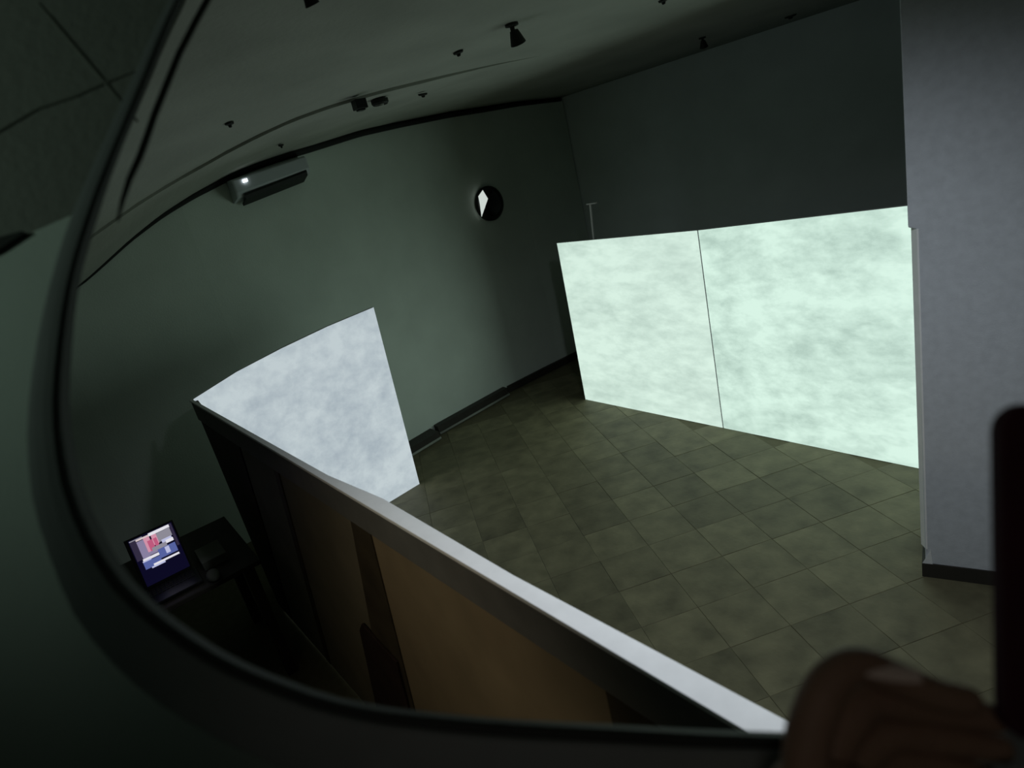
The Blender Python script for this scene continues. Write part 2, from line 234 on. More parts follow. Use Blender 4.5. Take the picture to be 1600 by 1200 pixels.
M = {}
M['wall'] = surf('wall_paint', (0.68, 0.76, 0.69), 0.85, 0.05, 3, 0.15, 90)
M['back_wall'] = surf('back_wall_paint', (0.74, 0.80, 0.80), 0.85, 0.05, 3, 0.15, 90)
M['ceiling'] = surf('ceiling_paint', (0.44, 0.455, 0.41), 0.9, 0.10, 2.2, 0.2, 40)
M['white'] = surf('white_plaster', (0.80, 0.82, 0.82), 0.8, 0.05, 8, 0.2, 120)
M['column'] = surf('column_plaster', (0.60, 0.63, 0.665), 0.8, 0.06, 30, 0.15, 220)
M['cap'] = surf('white_laminate', (0.92, 0.92, 0.91), 0.5, 0.04, 20)
M['tile'] = surf('floor_tile', (0.172, 0.158, 0.092), 0.6, 0.30, 7, 0.15, 40, rand=0.16)
M['grout'] = surf('floor_grout', (0.142, 0.129, 0.077), 0.85, 0.1, 20)
M['skirting'] = surf('dark_skirting', (0.035, 0.032, 0.026), 0.6, 0.1, 10)
M['trim'] = surf('black_trim', (0.012, 0.014, 0.012), 0.7, 0.1, 10)
M['moulding'] = surf('pale_moulding', (0.30, 0.32, 0.28), 0.7, 0.1, 10)
M['wood_dark'] = surf('dark_wood', (0.055, 0.042, 0.024), 0.65, 0.25, 8)
M['wood_red'] = surf('dark_red_wood', (0.030, 0.016, 0.012), 0.65, 0.25, 8)
M['fascia'] = surf('grey_fascia', (0.14, 0.137, 0.126), 0.6, 0.1, 12)
M['panel_tan'] = surf('tan_panel', (0.23, 0.175, 0.105), 0.7, 0.12, 5)
M['panel_dim'] = surf('dim_olive_panel', (0.17, 0.145, 0.098), 0.7, 0.12, 5)
M['panel_grey'] = surf('grey_olive_panel', (0.16, 0.15, 0.115), 0.7, 0.12, 5)
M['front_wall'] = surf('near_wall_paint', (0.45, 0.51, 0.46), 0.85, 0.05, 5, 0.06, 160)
M['soffit'] = surf('shaded_soffit', (0.185, 0.195, 0.17), 0.9, 0.08, 4, 0.2, 90)  # ceiling's shading put into a darker colour than the near wall
M['seam'] = surf('soffit_seam', (0.145, 0.155, 0.13), 0.9, 0.08, 4)
M['rim'] = surf('rim_rubber', (0.23, 0.25, 0.245), 0.6, 0.05, 20)
M['lip'] = surf('rim_gasket', (0.030, 0.035, 0.030), 0.6, 0.05, 20)
M['ac'] = surf('appliance_plastic', (0.52, 0.56, 0.58), 0.45, 0.03, 10)
M['ac_dark'] = surf('vent_black', (0.012, 0.016, 0.013), 0.6, 0.1, 10)
M['black'] = surf('black_plastic', (0.010, 0.011, 0.010), 0.35, 0.1, 20)
M['fix'] = surf('dark_fixture', (0.018, 0.020, 0.016), 0.6, 0.1, 20)
M['desk'] = surf('desk_wood', (0.040, 0.036, 0.028), 0.6, 0.2, 8)
M['card'] = surf('grey_card', (0.16, 0.17, 0.14), 0.8, 0.1, 8)
M['skin'] = surf('skin', (0.30, 0.19, 0.13), 0.55, 0.1, 30, 0.2, 200)
M['rim_refl'] = surf('rim_reflection', (0.075, 0.080, 0.068), 0.8, 0.05, 20)
M['nail'] = surf('nail', (0.80, 0.66, 0.58), 0.3, 0.03, 30)
M['sleeve'] = surf('dark_sleeve', (0.012, 0.012, 0.014), 0.9, 0.1, 60, 0.3, 300)
M['phone'] = surf('phone_case', (0.055, 0.012, 0.022), 0.6, 0.1, 30)
M['glass'] = surf('mirror_glass', (0.01, 0.01, 0.012), 0.1, 0.0, 30, spec=0.6)
M['screen_right'] = projected('footage_mint', (0.425, 0.585, 0.505), (0.66, 0.87, 0.755), 6.0, (0.85, 1.0, 1.6), 1.0, 0.38, 0.58, 0.22)
M['screen_right_pale'] = projected('footage_mint_pale', (0.50, 0.65, 0.57), (0.67, 0.85, 0.745), 6.5, (0.7, 1.0, 1.8), 1.0, 0.38, 0.58, -0.55)
M['screen_left'] = projected('footage_blue', (0.34, 0.40, 0.45), (0.50, 0.57, 0.60), 7.5, (1.0, 1.0, 1.25), 1.0, 0.36, 0.60, 0.0)
M['glow_reflection'] = glow('glow_reflection', (0.60, 0.66, 0.62), 1.0)  # emission stands in for a bright reflection in the small mirror
M['led'] = glow('white_indicator', (0.90, 0.97, 1.0), 3.0)

# ------------------------------------------------------------------ helpers
def box(bm, lo, hi):
    v = [bm.verts.new((x, y, z)) for x in (lo[0], hi[0]) for y in (lo[1], hi[1]) for z in (lo[2], hi[2])]
    for f in ((0, 1, 3, 2), (4, 6, 7, 5), (0, 4, 5, 1), (2, 3, 7, 6), (0, 2, 6, 4), (1, 5, 7, 3)):
        bm.faces.new([v[i] for i in f])
    return v

def prism(bm, front, offset):
    """closed prism from a polygon and an offset vector"""
    a = [bm.verts.new(p) for p in front]
    b = [bm.verts.new(Vector(p) + Vector(offset)) for p in front]
    bm.faces.new(a); bm.faces.new(b[::-1])
    n = len(a)
    for i in range(n):
        bm.faces.new((a[(i + 1) % n], a[i], b[i], b[(i + 1) % n]))
    return a, b

def tube(bm, pts, r, seg=10, closed=False):
    pts = [Vector(p) for p in pts]; n = len(pts); rings = []
    for i, p in enumerate(pts):
        t = (pts[(i + 1) % n] - pts[i - 1]) if closed else (pts[min(i + 1, n - 1)] - pts[max(i - 1, 0)])
        t.normalize()
        up = Vector((0, 0, 1)) if abs(t.z) < 0.9 else Vector((1, 0, 0))
        a = t.cross(up).normalized(); b = t.cross(a).normalized()
        rr = r[i] if isinstance(r, (list, tuple)) else r
        rings.append([bm.verts.new(p + a * rr * math.cos(2 * math.pi * k / seg) + b * rr * math.sin(2 * math.pi * k / seg)) for k in range(seg)])
    m = n if closed else n - 1
    for i in range(m):
        A, B = rings[i], rings[(i + 1) % n]
        for k in range(seg):
            bm.faces.new((A[k], A[(k + 1) % seg], B[(k + 1) % seg], B[k]))
    if not closed:
        bm.faces.new(rings[0][::-1]); bm.faces.new(rings[-1])

def lathe(bm, prof, seg=32):
    """profile of (radius, height) round local Z"""
    rings = []
    for r, h in prof:
        if r < 1e-6: rings.append([bm.verts.new((0, 0, h))])
        else: rings.append([bm.verts.new((r * math.cos(2 * math.pi * k / seg), r * math.sin(2 * math.pi * k / seg), h)) for k in range(seg)])
    for A, B in zip(rings, rings[1:]):
        for k in range(seg):
            j = (k + 1) % seg
            if len(A) == 1 and len(B) == 1: continue
            if len(A) == 1: bm.faces.new((A[0], B[k], B[j]))
            elif len(B) == 1: bm.faces.new((A[k], A[j], B[0]))
            else: bm.faces.new((A[k], A[j], B[j], B[k]))

def obj(name, bm, mat, parent=None, smooth=False, bevel=0.0, segs=2, recalc=True):
    if recalc: bmesh.ops.recalc_face_normals(bm, faces=bm.faces)
    me = bpy.data.meshes.new(name); bm.to_mesh(me); bm.free()
    for m in (mat if isinstance(mat, (list, tuple)) else [mat]): me.materials.append(m)
    if smooth:
        for p in me.polygons: p.use_smooth = True
    o = bpy.data.objects.new(name, me); COL.objects.link(o)
    if parent: o.parent = parent
    if bevel:
        b = o.modifiers.new('bevel', 'BEVEL'); b.width = bevel; b.segments = segs; b.limit_method = 'ANGLE'
    return o

def tag(o, label, cat, group=None):
    o['label'] = label; o['category'] = cat
    if group: o['group'] = group
    return o

def thing(name, label, cat, loc=(0, 0, 0), group=None):
    o = bpy.data.objects.new(name, None); COL.objects.link(o); o.location = loc; o.empty_display_size = 0.1
    return tag(o, label, cat, group)

def struct(name, bm, mat, parent=None, **k):
    o = obj(name, bm, mat, parent, **k)
    if parent is None: o['kind'] = 'structure'
    return o

def BM(): return bmesh.new()

def lerp(a, b, t): return a + (b - a) * t

def interp(tab, y):
    if y <= tab[0][0]: return tab[0][1]
    for (a, va), (b, vb) in zip(tab, tab[1:]):
        if y <= b: return lerp(va, vb, (y - a) / (b - a))
    return tab[-1][1]

def smooth_table(tab, y, w=0.12):
    return (interp(tab, y - w) + 2 * interp(tab, y) + interp(tab, y + w)) / 4
# ------------------------------------------------------------------ the room seen in the mirror
WALL_X = [(-2.2, -4.85), (-1.0, -4.85), (0.0, -4.90), (1.0, -5.00), (1.9, -5.15), (2.54, -5.28), (3.45, -5.40), (4.3, -5.46), (5.06, -5.45)]
CEIL_Z = [(-2.2, 1.90), (-0.5, 1.95), (0.22, 2.136), (0.40, 2.23), (0.60, 2.339), (0.845, 2.453), (1.09, 2.541), (1.40, 2.628),
          (1.62, 2.668), (1.90, 2.705), (2.58, 2.772), (3.58, 2.80), (4.40, 2.79), (5.06, 2.752)]
def wall_x(y): return interp(WALL_X, y)
def edge_z(y): return smooth_table(CEIL_Z, y, 0.06)
def ceil_z(x, y):
    s = min(1.0, max(0.0, (-x - 1.2) / (-wall_x(y) - 1.2)))
    flat = 2.78
    return lerp(flat, edge_z(y), s * s * (1.6 - 0.6 * s))

ys = [-2.2 + 0.11 * i for i in range(67)]; ys[-1] = 5.06
# left wall, gently bowed towards the near end
bm = BM(); lo = []; hi = []
for y in ys:
    x = wall_x(y)
    lo.append(bm.verts.new((x, y, -0.02))); hi.append(bm.verts.new((x, y, edge_z(y) + 0.02)))
for i in range(len(ys) - 1): bm.faces.new((lo[i], lo[i + 1], hi[i + 1], hi[i]))
wall_left = struct('wall_left', bm, M['wall'], recalc=False)
s = wall_left.modifiers.new('solid', 'SOLIDIFY'); s.thickness = 0.12; s.offset = -1 if True else 1
# back wall
bm = BM()
prism(bm, [(-5.56, 5.05, -0.02), (1.6, 6.93, -0.02), (1.6, 7.05, -0.02), (-5.56, 5.17, -0.02)], (0, 0, 2.84))
struct('wall_back', bm, M['back_wall'])

# ceiling, dipping over the bowed wall
bm = BM(); NX = 28; NY = 44; g = []
for j in range(NY + 1):
    row = []
    for i in range(NX + 1):
        y = lerp(-2.2, 5.06, j / NY)
        x0 = wall_x(y)
        x = lerp(x0, 1.6, i / NX)
        yy = y if j < NY else 5.06 + (x + 5.45) * 0.2626
        row.append(bm.verts.new((x, yy, ceil_z(x, y))))
    g.append(row)
for j in range(NY):
    for i in range(NX): bm.faces.new((g[j][i], g[j + 1][i], g[j + 1][i + 1], g[j][i + 1]))
ceiling = struct('ceiling', bm, M['ceiling'], smooth=True, recalc=False)
s = ceiling.modifiers.new('solid', 'SOLIDIFY'); s.thickness = 0.06; s.offset = -1

# lower ceiling border along the left wall (a thin dropped strip)
BORDER = [(-0.2, -4.2), (0.55, -4.12), (0.98, -4.05), (1.41, -3.62), (1.75, -3.45), (2.19, -3.34), (3.0, -3.22)]
bm = BM(); rows = []
for k in range(41):
    y = lerp(0.0, 2.9, k / 40); dz = 0.016 * min(1.0, (2.9 - y) / 0.8)
    x1 = smooth_table(BORDER, y, 0.15); x0 = wall_x(y) + 0.01
    rows.append([bm.verts.new((lerp(x0, x1, q / 6), y, ceil_z(lerp(x0, x1, q / 6), y) - dz)) for q in range(7)]
                + [bm.verts.new((x1, y, ceil_z(x1, y) + 0.004))])
for a, b in zip(rows, rows[1:]):
    for q in range(7): bm.faces.new((a[q], b[q], b[q + 1], a[q + 1]))
struct('trim_1', bm, M['ceiling'], recalc=False)

# black cornice line between wall and ceiling
bm = BM()
cy = [lerp(0.05, 5.03, k / 70) for k in range(71)]
def corn_r(y): return interp([(0.2, 0.010), (0.6, 0.014), (1.2, 0.028), (2.0, 0.036), (3.0, 0.027), (4.0, 0.028), (5.0, 0.020)], y)
tube(bm, [(wall_x(y) + 0.012, y, edge_z(y) - 0.008 - corn_r(y) * 0.5) for y in cy], [corn_r(y) for y in cy], 8)
struct('trim_2', bm, M['trim'], smooth=True)

# floor: slab with the tiles laid over it
bm = BM(); box(bm, (-5.6, -2.2, -0.1), (1.6, 7.0, -0.004))
floor = struct('floor', bm, M['grout'])
tb = BM(); h = 0.1494
top = [(-h, -h), (h, -h), (h, h), (-h, h)]
prism(tb, [(x, y, -0.012) for x, y in top], (0, 0, 0.012))
bmesh.ops.recalc_face_normals(tb, faces=tb.faces)
bmesh.ops.bevel(tb, geom=[e for e in tb.edges if all(v.co.z > -0.001 for v in e.verts)], offset=0.0015, segments=1, affect='EDGES')
tile_mesh = bpy.data.meshes.new('tile'); tb.to_mesh(tile_mesh); tb.free(); tile_mesh.materials.append(M['tile'])
ca, sa = math.cos(math.radians(-25.5)), math.sin(math.radians(-25.5))
cells = []
for i in range(-30, 30):
    for j in range(-30, 30):
        u, v = (i + 0.5) * 0.30, (j + 0.5) * 0.30
        x, y = -1.955 + u * ca - v * sa, 2.335 + u * sa + v * ca
        inside = (-5.05 < x < -0.25 and 0.78 < y < 3.72) or (-5.15 < x < -4.35 and 3.5 < y < 4.75)
        if y > 2.45 and x > -0.55 or x + 5.3 < 0 or (x < -4.6 and y < 1.7): inside = False
        if inside: cells.append((x, y))
cells.sort(key=lambda p: p[0] ** 2 + p[1] ** 2)
for x, y in cells[:298]:
    t = bpy.data.objects.new('tile', tile_mesh); COL.objects.link(t); t.parent = floor
    t.location = (x, y, random.uniform(-0.0015, 0.0)); t.rotation_euler = (0, 0, math.radians(-25.5 + random.uniform(-0.4, 0.4)))

# skirting along the left wall: a low dark ledge, stepping back behind the pilaster
bm = BM()
y0, y1 = 1.35, 2.42
prism(bm, [(wall_x(y0) - 0.02, y0, 0), (wall_x(y0) + 0.16, y0, 0), (wall_x(y1) + 0.16, y1, 0), (wall_x(y1) - 0.02, y1, 0)], (0, 0, 0.075))
b1 = struct('baseboard_left', bm, M['skirting'])
bm = BM(); tube(bm, [(wall_x(y0) + 0.17, y0, 0.012), (wall_x(y1) + 0.17, y1, 0.012)], 0.012, 8); obj('quarter_round', bm, M['moulding'], b1, smooth=True)
bm = BM()
y0, y1 = 2.47, 3.42
prism(bm, [(wall_x(y0) - 0.02, y0, 0), (wall_x(y0) + 0.075, y0, 0), (wall_x(y1) + 0.075, y1, 0), (wall_x(y1) - 0.02, y1, 0)], (0, 0, 0.085))
b2 = struct('baseboard_left.001', bm, M['skirting'])
bm = BM(); tube(bm, [(wall_x(y0) + 0.085, y0, 0.012), (wall_x(y1) + 0.085, y1, 0.012)], 0.012, 8); obj('quarter_round', bm, M['moulding'], b2, smooth=True)
bm = BM()
y0, y1 = 3.47, 5.0
prism(bm, [(wall_x(y0) - 0.02, y0, 0), (wall_x(y0) + 0.02, y0, 0), (wall_x(y1) + 0.02, y1, 0), (wall_x(y1) - 0.02, y1, 0)], (0, 0, 0.07))
struct('baseboard_left.002', bm, M['skirting'])

# column: white plastered pier with a chamfered, lit edge and a dark skirting
cd = Vector((0.938, 0.348, 0)); cn = Vector((0.348, -0.938, 0))
def colpt(a, d, z): return tuple(Vector((-1.095, 2.718, 0)) + cd * a - cn * d + Vector((0, 0, z)))
bm = BM()
prism(bm, [colpt(-0.016, 0, 0.07), colpt(1.1, 0, 0.07), colpt(1.1, 0, 2.81), colpt(-0.044, 0, 2.81), colpt(-0.040, 0, 1.63), colpt(-0.014, 0, 1.62)], tuple(-cn * 0.4))
col = struct('wall_right', bm, M['column'], bevel=0.004)
bm = BM()
prism(bm, [colpt(-0.032, 0.035, 0.15), colpt(-0.012, -0.002, 0.15), colpt(-0.006, -0.002, 0.15), colpt(-0.006, 0.035, 0.15)], (0, 0, 1.47))
obj('corner_bead', bm, M['cap'], col)
bm = BM()
prism(bm, [colpt(-0.030, -0.006, 0.0), colpt(1.1, -0.006, 0.0), colpt(1.1, 0.39, 0.0), colpt(-0.030, 0.39, 0.0)], (0, 0, 0.072))
obj('skirting_board', bm, M['skirting'], col)
bm = BM()
prism(bm, [colpt(-0.028, -0.004, 0.072), colpt(0.012, -0.003, 0.072), colpt(0.006, -0.003, 0.15)], (0, 0.03, 0))
obj('corner_bead', bm, M['white'], col)

# ------------------------------------------------------------------ projection screens
scr = thing('projection_screen', 'wide two-panel projection screen lit with pale mint footage beside the plaster pier', 'screen', (-2.6, 3.66, 0))
def panel(name, quad, mats, parent, thick):
    off = parent.location
    bm = BM()
    q = [Vector(p) - off for p in quad]
    a, b = prism(bm, q, thick)
    bmesh.ops.recalc_face_normals(bm, faces=bm.faces)
    d = Vector(thick).normalized()
    for f in bm.faces: f.material_index = 0 if f.normal.dot(d) < -0.6 else 1
    return obj(name, bm, mats, parent, recalc=False)
LT, LB = (-4.338, 1.494), (-4.392, 0.0)
ST, SB = (-2.853, 1.505), (-2.866, 0.0)
RT, RB = (-0.95, 1.56), (-0.93, 0.0)
def P(xz, dx=0): return (xz[0] + dx, 3.65, xz[1])
panel('screen_panel', [P(LB), P(SB, -0.004), P(ST, -0.004), P(LT)], [M['screen_right_pale'], M['white']], scr, (0, 0.035, 0))
panel('screen_panel', [P(SB, 0.004), P(RB), P(RT), P(ST, 0.004)], [M['screen_right'], M['white']], scr, (0, 0.035, 0))
bm = BM(); box(bm, (-2.92 + 2.6, 0.028, 0.0), (-2.80 + 2.6, 0.045, 1.48)); obj('seam_batten', bm, M['white'], scr)
bm = BM(); tube(bm, [(-3.915 + 2.6, 0.02, 1.44), (-3.872 + 2.6, 0.02, 1.78)], [0.007, 0.009], 8)
box(bm, (-3.91 + 2.6, 0.012, 1.775), (-3.80 + 2.6, 0.028, 1.785))
obj('support_rod', bm, M['cap'], scr, recalc=True)['label'] = 'thin pale rod standing up behind the top edge'
for x in (-4.0, -2.86, -1.4):
    bm = BM(); box(bm, (x + 2.6 - 0.03, 0.03, 0), (x + 2.6 + 0.03, 0.42, 0.05)); box(bm, (x + 2.6 - 0.02, 0.03, 0.05), (x + 2.6 + 0.02, 0.07, 1.2))
    obj('stand_foot', bm, M['wood_dark'], scr)

scl = thing('projection_screen', 'smaller white projection board showing bluish-white footage, joined to the far end of the wooden counter', 'screen', (-4.4, 1.2, 0))
bm = BM(); fr = []
prof = [(0.49, -4.15, 1.352), (0.8, -4.29, 1.392), (1.13, -4.36, 1.425), (1.5, -4.42, 1.452), (1.86, -4.46, 1.468)]
for k, (y, x, zt) in enumerate(prof):
    yb = y if k < 4 else 1.825
    fr.append((Vector((x + 4.4, yb - 1.2, 0.0)), Vector((x + 4.4, y - 1.2 + (0.035 if k == 4 else 0), zt))))
F_ = [(bm.verts.new(a), bm.verts.new(b)) for a, b in fr]
B_ = [(bm.verts.new(a + Vector((-0.035, 0, 0))), bm.verts.new(b + Vector((-0.035, 0, 0)))) for a, b in fr]
for i in range(4):
    bm.faces.new((F_[i][0], F_[i + 1][0], F_[i + 1][1], F_[i][1])).material_index = 0
    bm.faces.new((B_[i][0], B_[i][1], B_[i + 1][1], B_[i + 1][0])).material_index = 1
    bm.faces.new((F_[i][1], F_[i + 1][1], B_[i + 1][1], B_[i][1])).material_index = 1
    bm.faces.new((F_[i][0], B_[i][0], B_[i + 1][0], F_[i + 1][0])).material_index = 1
for k in (0, 4): bm.faces.new((F_[k][0], F_[k][1], B_[k][1], B_[k][0])).material_index = 1
obj('screen_panel', bm, [M['screen_left'], M['white']], scl)
bm = BM(); box(bm, (-0.11, -0.1, 0), (-0.08, 0.5, 0.06)); box(bm, (-0.11, 0.3, 0), (-0.06, 0.36, 1.2)); obj('stand_foot', bm, M['wood_dark'], scl)

# ------------------------------------------------------------------ wooden counter with a white top
cA = Vector((-3.86, 0.444, 0)); cB = Vector((-0.453, 0.538, 0)); cdir = (cB - cA).normalized(); cno = Vector((-cdir.y, cdir.x, 0))
ctr = thing('counter', 'long dark wooden panelled counter with a narrow white top running up from the bottom edge', 'counter', (0, 0, 0))
def cp(x, z, d=0.0):
    t = (x - cA.x) / cdir.x
    p = cA + cdir * t + cno * d
    return (p.x, p.y, z)
bm = BM()
prism(bm, [cp(-3.93, 1.389), cp(-0.30, 1.389), (-0.30, 0.594, 1.389), (-1.03, 0.561, 1.389), (-1.65, 0.555, 1.389), cp(-2.0, 1.389, 0.026), cp(-3.93, 1.389, 0.017)], (0, 0, 0.011))
obj('counter_top', bm, M['cap'], ctr, bevel=0.002)['label'] = 'narrow white top'
bm = BM(); prism(bm, [cp(-3.90, 0, 0.012), cp(-0.33, 0, 0.012), cp(-0.33, 0, 0.040), cp(-1.65, 0, 0.030), cp(-2.0, 0, 0.024), cp(-3.90, 0, 0.016)], (0, 0, 1.389)); obj('core_board', bm, M['wood_dark'], ctr)
bm = BM(); prism(bm, [(-3.78, 0.462, 0), (-3.78, 0.485, 0), (-4.138, 0.51, 0), (-4.148, 0.482, 0)], (0, 0, 1.34)); obj('gap_blocker', bm, M['wood_dark'], ctr)  # hidden filler added to block light leaking between counter and board
def face(name, quad, mat, thick=0.012, back=0.012):
    bm = BM(); prism(bm, [cp(x, z, back) for x, z in quad], tuple(-cno * thick)); return obj(name, bm, M[mat], ctr, bevel=0.002)
face('fascia', [(-3.90, 1.283), (-0.33, 1.283), (-0.33, 1.388), (-3.90, 1.388)], 'fascia', 0.011)
face('panel', [(-2.010, 0.02), (-0.790, 0.02), (-0.760, 1.281), (-1.724, 1.281)], 'panel_tan', 0.004)
face('panel', [(-3.03, 0.02), (-2.363, 0.02), (-1.867, 1.281), (-2.555, 1.281)], 'panel_dim', 0.004)
face('panel', [(-3.60, 0.02), (-3.09, 0.02), (-2.617, 1.281), (-3.10, 1.281)], 'panel_grey', 0.004)
face('post', [(-2.361, 0.02), (-2.012, 0.02), (-1.726, 1.281), (-1.865, 1.281)], 'wood_dark', 0.008)
face('post', [(-3.088, 0.02), (-3.032, 0.02), (-2.557, 1.281), (-2.615, 1.281)], 'wood_dark', 0.008)
face('door', [(-3.86, 0.02), (-3.62, 0.02), (-3.12, 1.281), (-3.86, 1.281)], 'wood_red', 0.006)
face('end_post', [(-0.788, 0.02), (-0.335, 0.02), (-0.335, 1.281), (-0.758, 1.281)], 'wood_dark', 0.008)
face('latch_plate', [(-2.43, 0.06), (-2.03, 0.06), (-1.89, 0.70), (-2.14, 0.74), (-2.20, 0.68)], 'wood_red', 0.010, 0.004)

# ------------------------------------------------------------------ desk with a laptop behind the counter
desk = thing('desk', 'dark wooden desk in the gloom between the curved rim and the counter', 'desk', (-3.55, -0.15, 0))
bm = BM(); box(bm, (-0.35, -0.55, 0.665), (0.40, 0.52, 0.690)); obj('desk_top', bm, M['desk'], desk, bevel=0.004)
for sx, sy in ((-0.3, -0.5), (-0.3, 0.46), (0.35, -0.5), (0.35, 0.46)):
    bm = BM(); box(bm, (sx - 0.025, sy - 0.025, 0), (sx + 0.025, sy + 0.025, 0.665)); obj('leg', bm, M['desk'], desk)
bm = BM(); box(bm, (-0.31, -0.47, 0.58), (-0.29, 0.43, 0.665)); obj('apron', bm, M['desk'], desk)

lap = thing('laptop', 'open laptop glowing with pink, white and blue windows on the dark desk', 'laptop', (-3.4, -0.012, 0.69))
bm = BM(); box(bm, (0.0, -0.125, 0.0), (0.19, 0.125, 0.016)); lbase = obj('laptop_base', bm, M['black'], lap, bevel=0.004)
bm = BM()
for r in range(4):
    for c in range(11):
        y = -0.105 + c * 0.0195; x = 0.02 + r * 0.022
        box(bm, (x, y, 0.016), (x + 0.017, y + 0.015, 0.0185))
kb = obj('keyboard', bm, M['fix'], lbase); kb['kind'] = 'stuff'
# lid in its own plane: a = across (world +y), b = up
LX = Vector((0, 1, 0)); LU = Vector((-0.22, 0.03, 0.975)).normalized()
def lid(a, b, d=0.0):
    n = LX.cross(LU).normalized()
    return tuple(Vector((0.0, 0, 0.016)) + LX * a + LU * b + n * d)
bm = BM(); prism(bm, [lid(-0.112, 0.0), lid(0.112, 0.0), lid(0.112, 0.262), lid(-0.112, 0.262)], tuple(LX.cross(LU) * -0.008)); llid = obj('laptop_lid', bm, M['black'], lap)
SCR = {'white': (0.75, 0.74, 0.80), 'pink': (0.50, 0.10, 0.20), 'rose': (0.62, 0.28, 0.38), 'grey': (0.26, 0.25, 0.30), 'lilac': (0.24, 0.21, 0.34),
       'blue': (0.09, 0.12, 0.34), 'navy': (0.0035, 0.003, 0.016), 'pale': (0.48, 0.50, 0.72), 'dim': (0.03, 0.024, 0.05), 'warm': (0.66, 0.55, 0.56)}
scr_mats = {k: glow('pixels_' + k, v, 1.0) for k, v in SCR.items()}
keys = list(SCR)
CELLS = [  # x0, x1, y0, y1 in fractions of the lit picture (y from the bottom), colour
    (0.00, 0.14, 0.36, 0.97, 'dim'), (0.14, 0.30, 0.36, 0.90, 'lilac'), (0.00, 0.30, 0.97, 1.0, 'grey'), (0.30, 0.44, 0.46, 0.92, 'rose'),
    (0.36, 0.48, 0.46, 0.80, 'pink'), (0.48, 0.60, 0.60, 0.92, 'rose'), (0.50, 0.58, 0.50, 0.80, 'pink'), (0.60, 0.82, 0.62, 0.90, 'grey'), (0.44, 0.98, 0.91, 1.0, 'white'),
    (0.14, 0.44, 0.92, 0.97, 'warm'), (0.82, 0.93, 0.66, 0.92, 'grey'), (0.66, 0.90, 0.55, 0.66, 'pale'), (0.74, 0.92, 0.50, 0.60, 'white'),
    (0.14, 0.70, 0.38, 0.48, 'lilac'), (0.40, 0.74, 0.44, 0.56, 'grey'), (0.12, 0.50, 0.28, 0.36, 'white'), (0.10, 0.30, 0.24, 0.30, 'pale'), (0.50, 0.92, 0.16, 0.44, 'blue'), (0.66, 0.76, 0.22, 0.42, 'pale'),
    (0.10, 0.50, 0.04, 0.26, 'blue'), (0.30, 0.92, 0.05, 0.11, 'white'), (0.24, 0.56, 0.00, 0.05, 'pale'), (0.94, 1.0, 0.30, 1.0, 'dim'),
]
bm = BM(); w0, w1, b0, b1_ = -0.092, 0.100, 0.085, 0.250
for k, (x0, x1, y0, y1, c) in enumerate(CELLS):
    d = 0.0014 + k * 0.00008
    f = bm.faces.new([bm.verts.new(lid(lerp(w0, w1, a), lerp(b0, b1_, b), d)) for a, b in ((x0, y0), (x1, y0), (x1, y1), (x0, y1))])
    f.material_index = keys.index(c)
f = bm.faces.new([bm.verts.new(lid(a, b, 0.001)) for a, b in ((w0 - 0.004, 0.012), (w1 + 0.004, 0.012), (w1 + 0.004, 0.255), (w0 - 0.004, 0.255))]); f.material_index = keys.index('navy')
obj('display', bm, [scr_mats[k] for k in keys], llid, recalc=False)['label'] = 'lit display with pink, white and blue windows'

bm = BM(); box(bm, (-0.10, -0.06, 0), (0.10, 0.06, 0.045))
tag(obj('carton', bm, M['card'], None, bevel=0.003), 'low grey carton lying on the desk to the right of the laptop', 'box').location = (-3.42, 0.20, 0.69)
bm = BM(); lathe(bm, [(0.0, 0.0), (0.03, 0.0), (0.034, 0.012), (0.026, 0.028), (0.0, 0.034)], 16)
ms = tag(obj('computer_mouse', bm, M['card'], None, smooth=True), 'small rounded grey mouse in front of the laptop', 'mouse'); ms.location = (-3.21, 0.16, 0.69); ms.scale = (1.7, 1.0, 1.0)

# ------------------------------------------------------------------ air conditioner, wall mirror
ac = thing('air_conditioner', 'white wall air conditioner with one bright light, hung just under the ceiling', 'air conditioner', (0, 0, 0))
def acp(y, d, z): return (wall_x(y) + d, y, z)
bm = BM(); prof = [(0.0, 2.565), (0.12, 2.56), (0.150, 2.55), (0.155, 2.47), (0.135, 2.43), (0.0, 2.405)]
ysec = [1.345, 1.36, 1.55, 1.75, 1.95, 1.965]; secs = []
for k, y in enumerate(ysec):
    up = interp([(1.34, 0.0), (1.96, 0.075)], y)
    sc = 0.96 if k in (0, 5) else 1.0
    secs.append([bm.verts.new(acp(y, d * sc, z + up)) for d, z in prof])
for a, b in zip(secs, secs[1:]):
    for q in range(6): bm.faces.new((a[q], a[(q + 1) % 6], b[(q + 1) % 6], b[q]))
bm.faces.new(secs[0]); bm.faces.new(secs[-1][::-1])
obj('casing', bm, M['ac'], ac, bevel=0.006)
bm = BM(); prism(bm, [acp(1.40, 0.03, 2.398), acp(1.40, 0.150, 2.436), acp(1.40, 0.152, 2.455), acp(1.40, 0.158, 2.44), acp(1.40, 0.15, 2.415), acp(1.40, 0.03, 2.378)], (wall_x(1.93) - wall_x(1.40), 0.53, 0.078)); obj('outlet_vent', bm, M['ac_dark'], ac)['label'] = 'black outlet slot along the underside'
bm = BM(); prism(bm, [acp(1.42, 0.157, 2.526), acp(1.42, 0.157, 2.546), acp(1.455, 0.157, 2.550), acp(1.455, 0.157, 2.53)], (0.006, 0, 0)); obj('indicator_light', bm, M['led'], ac)['label'] = 'bright white light'

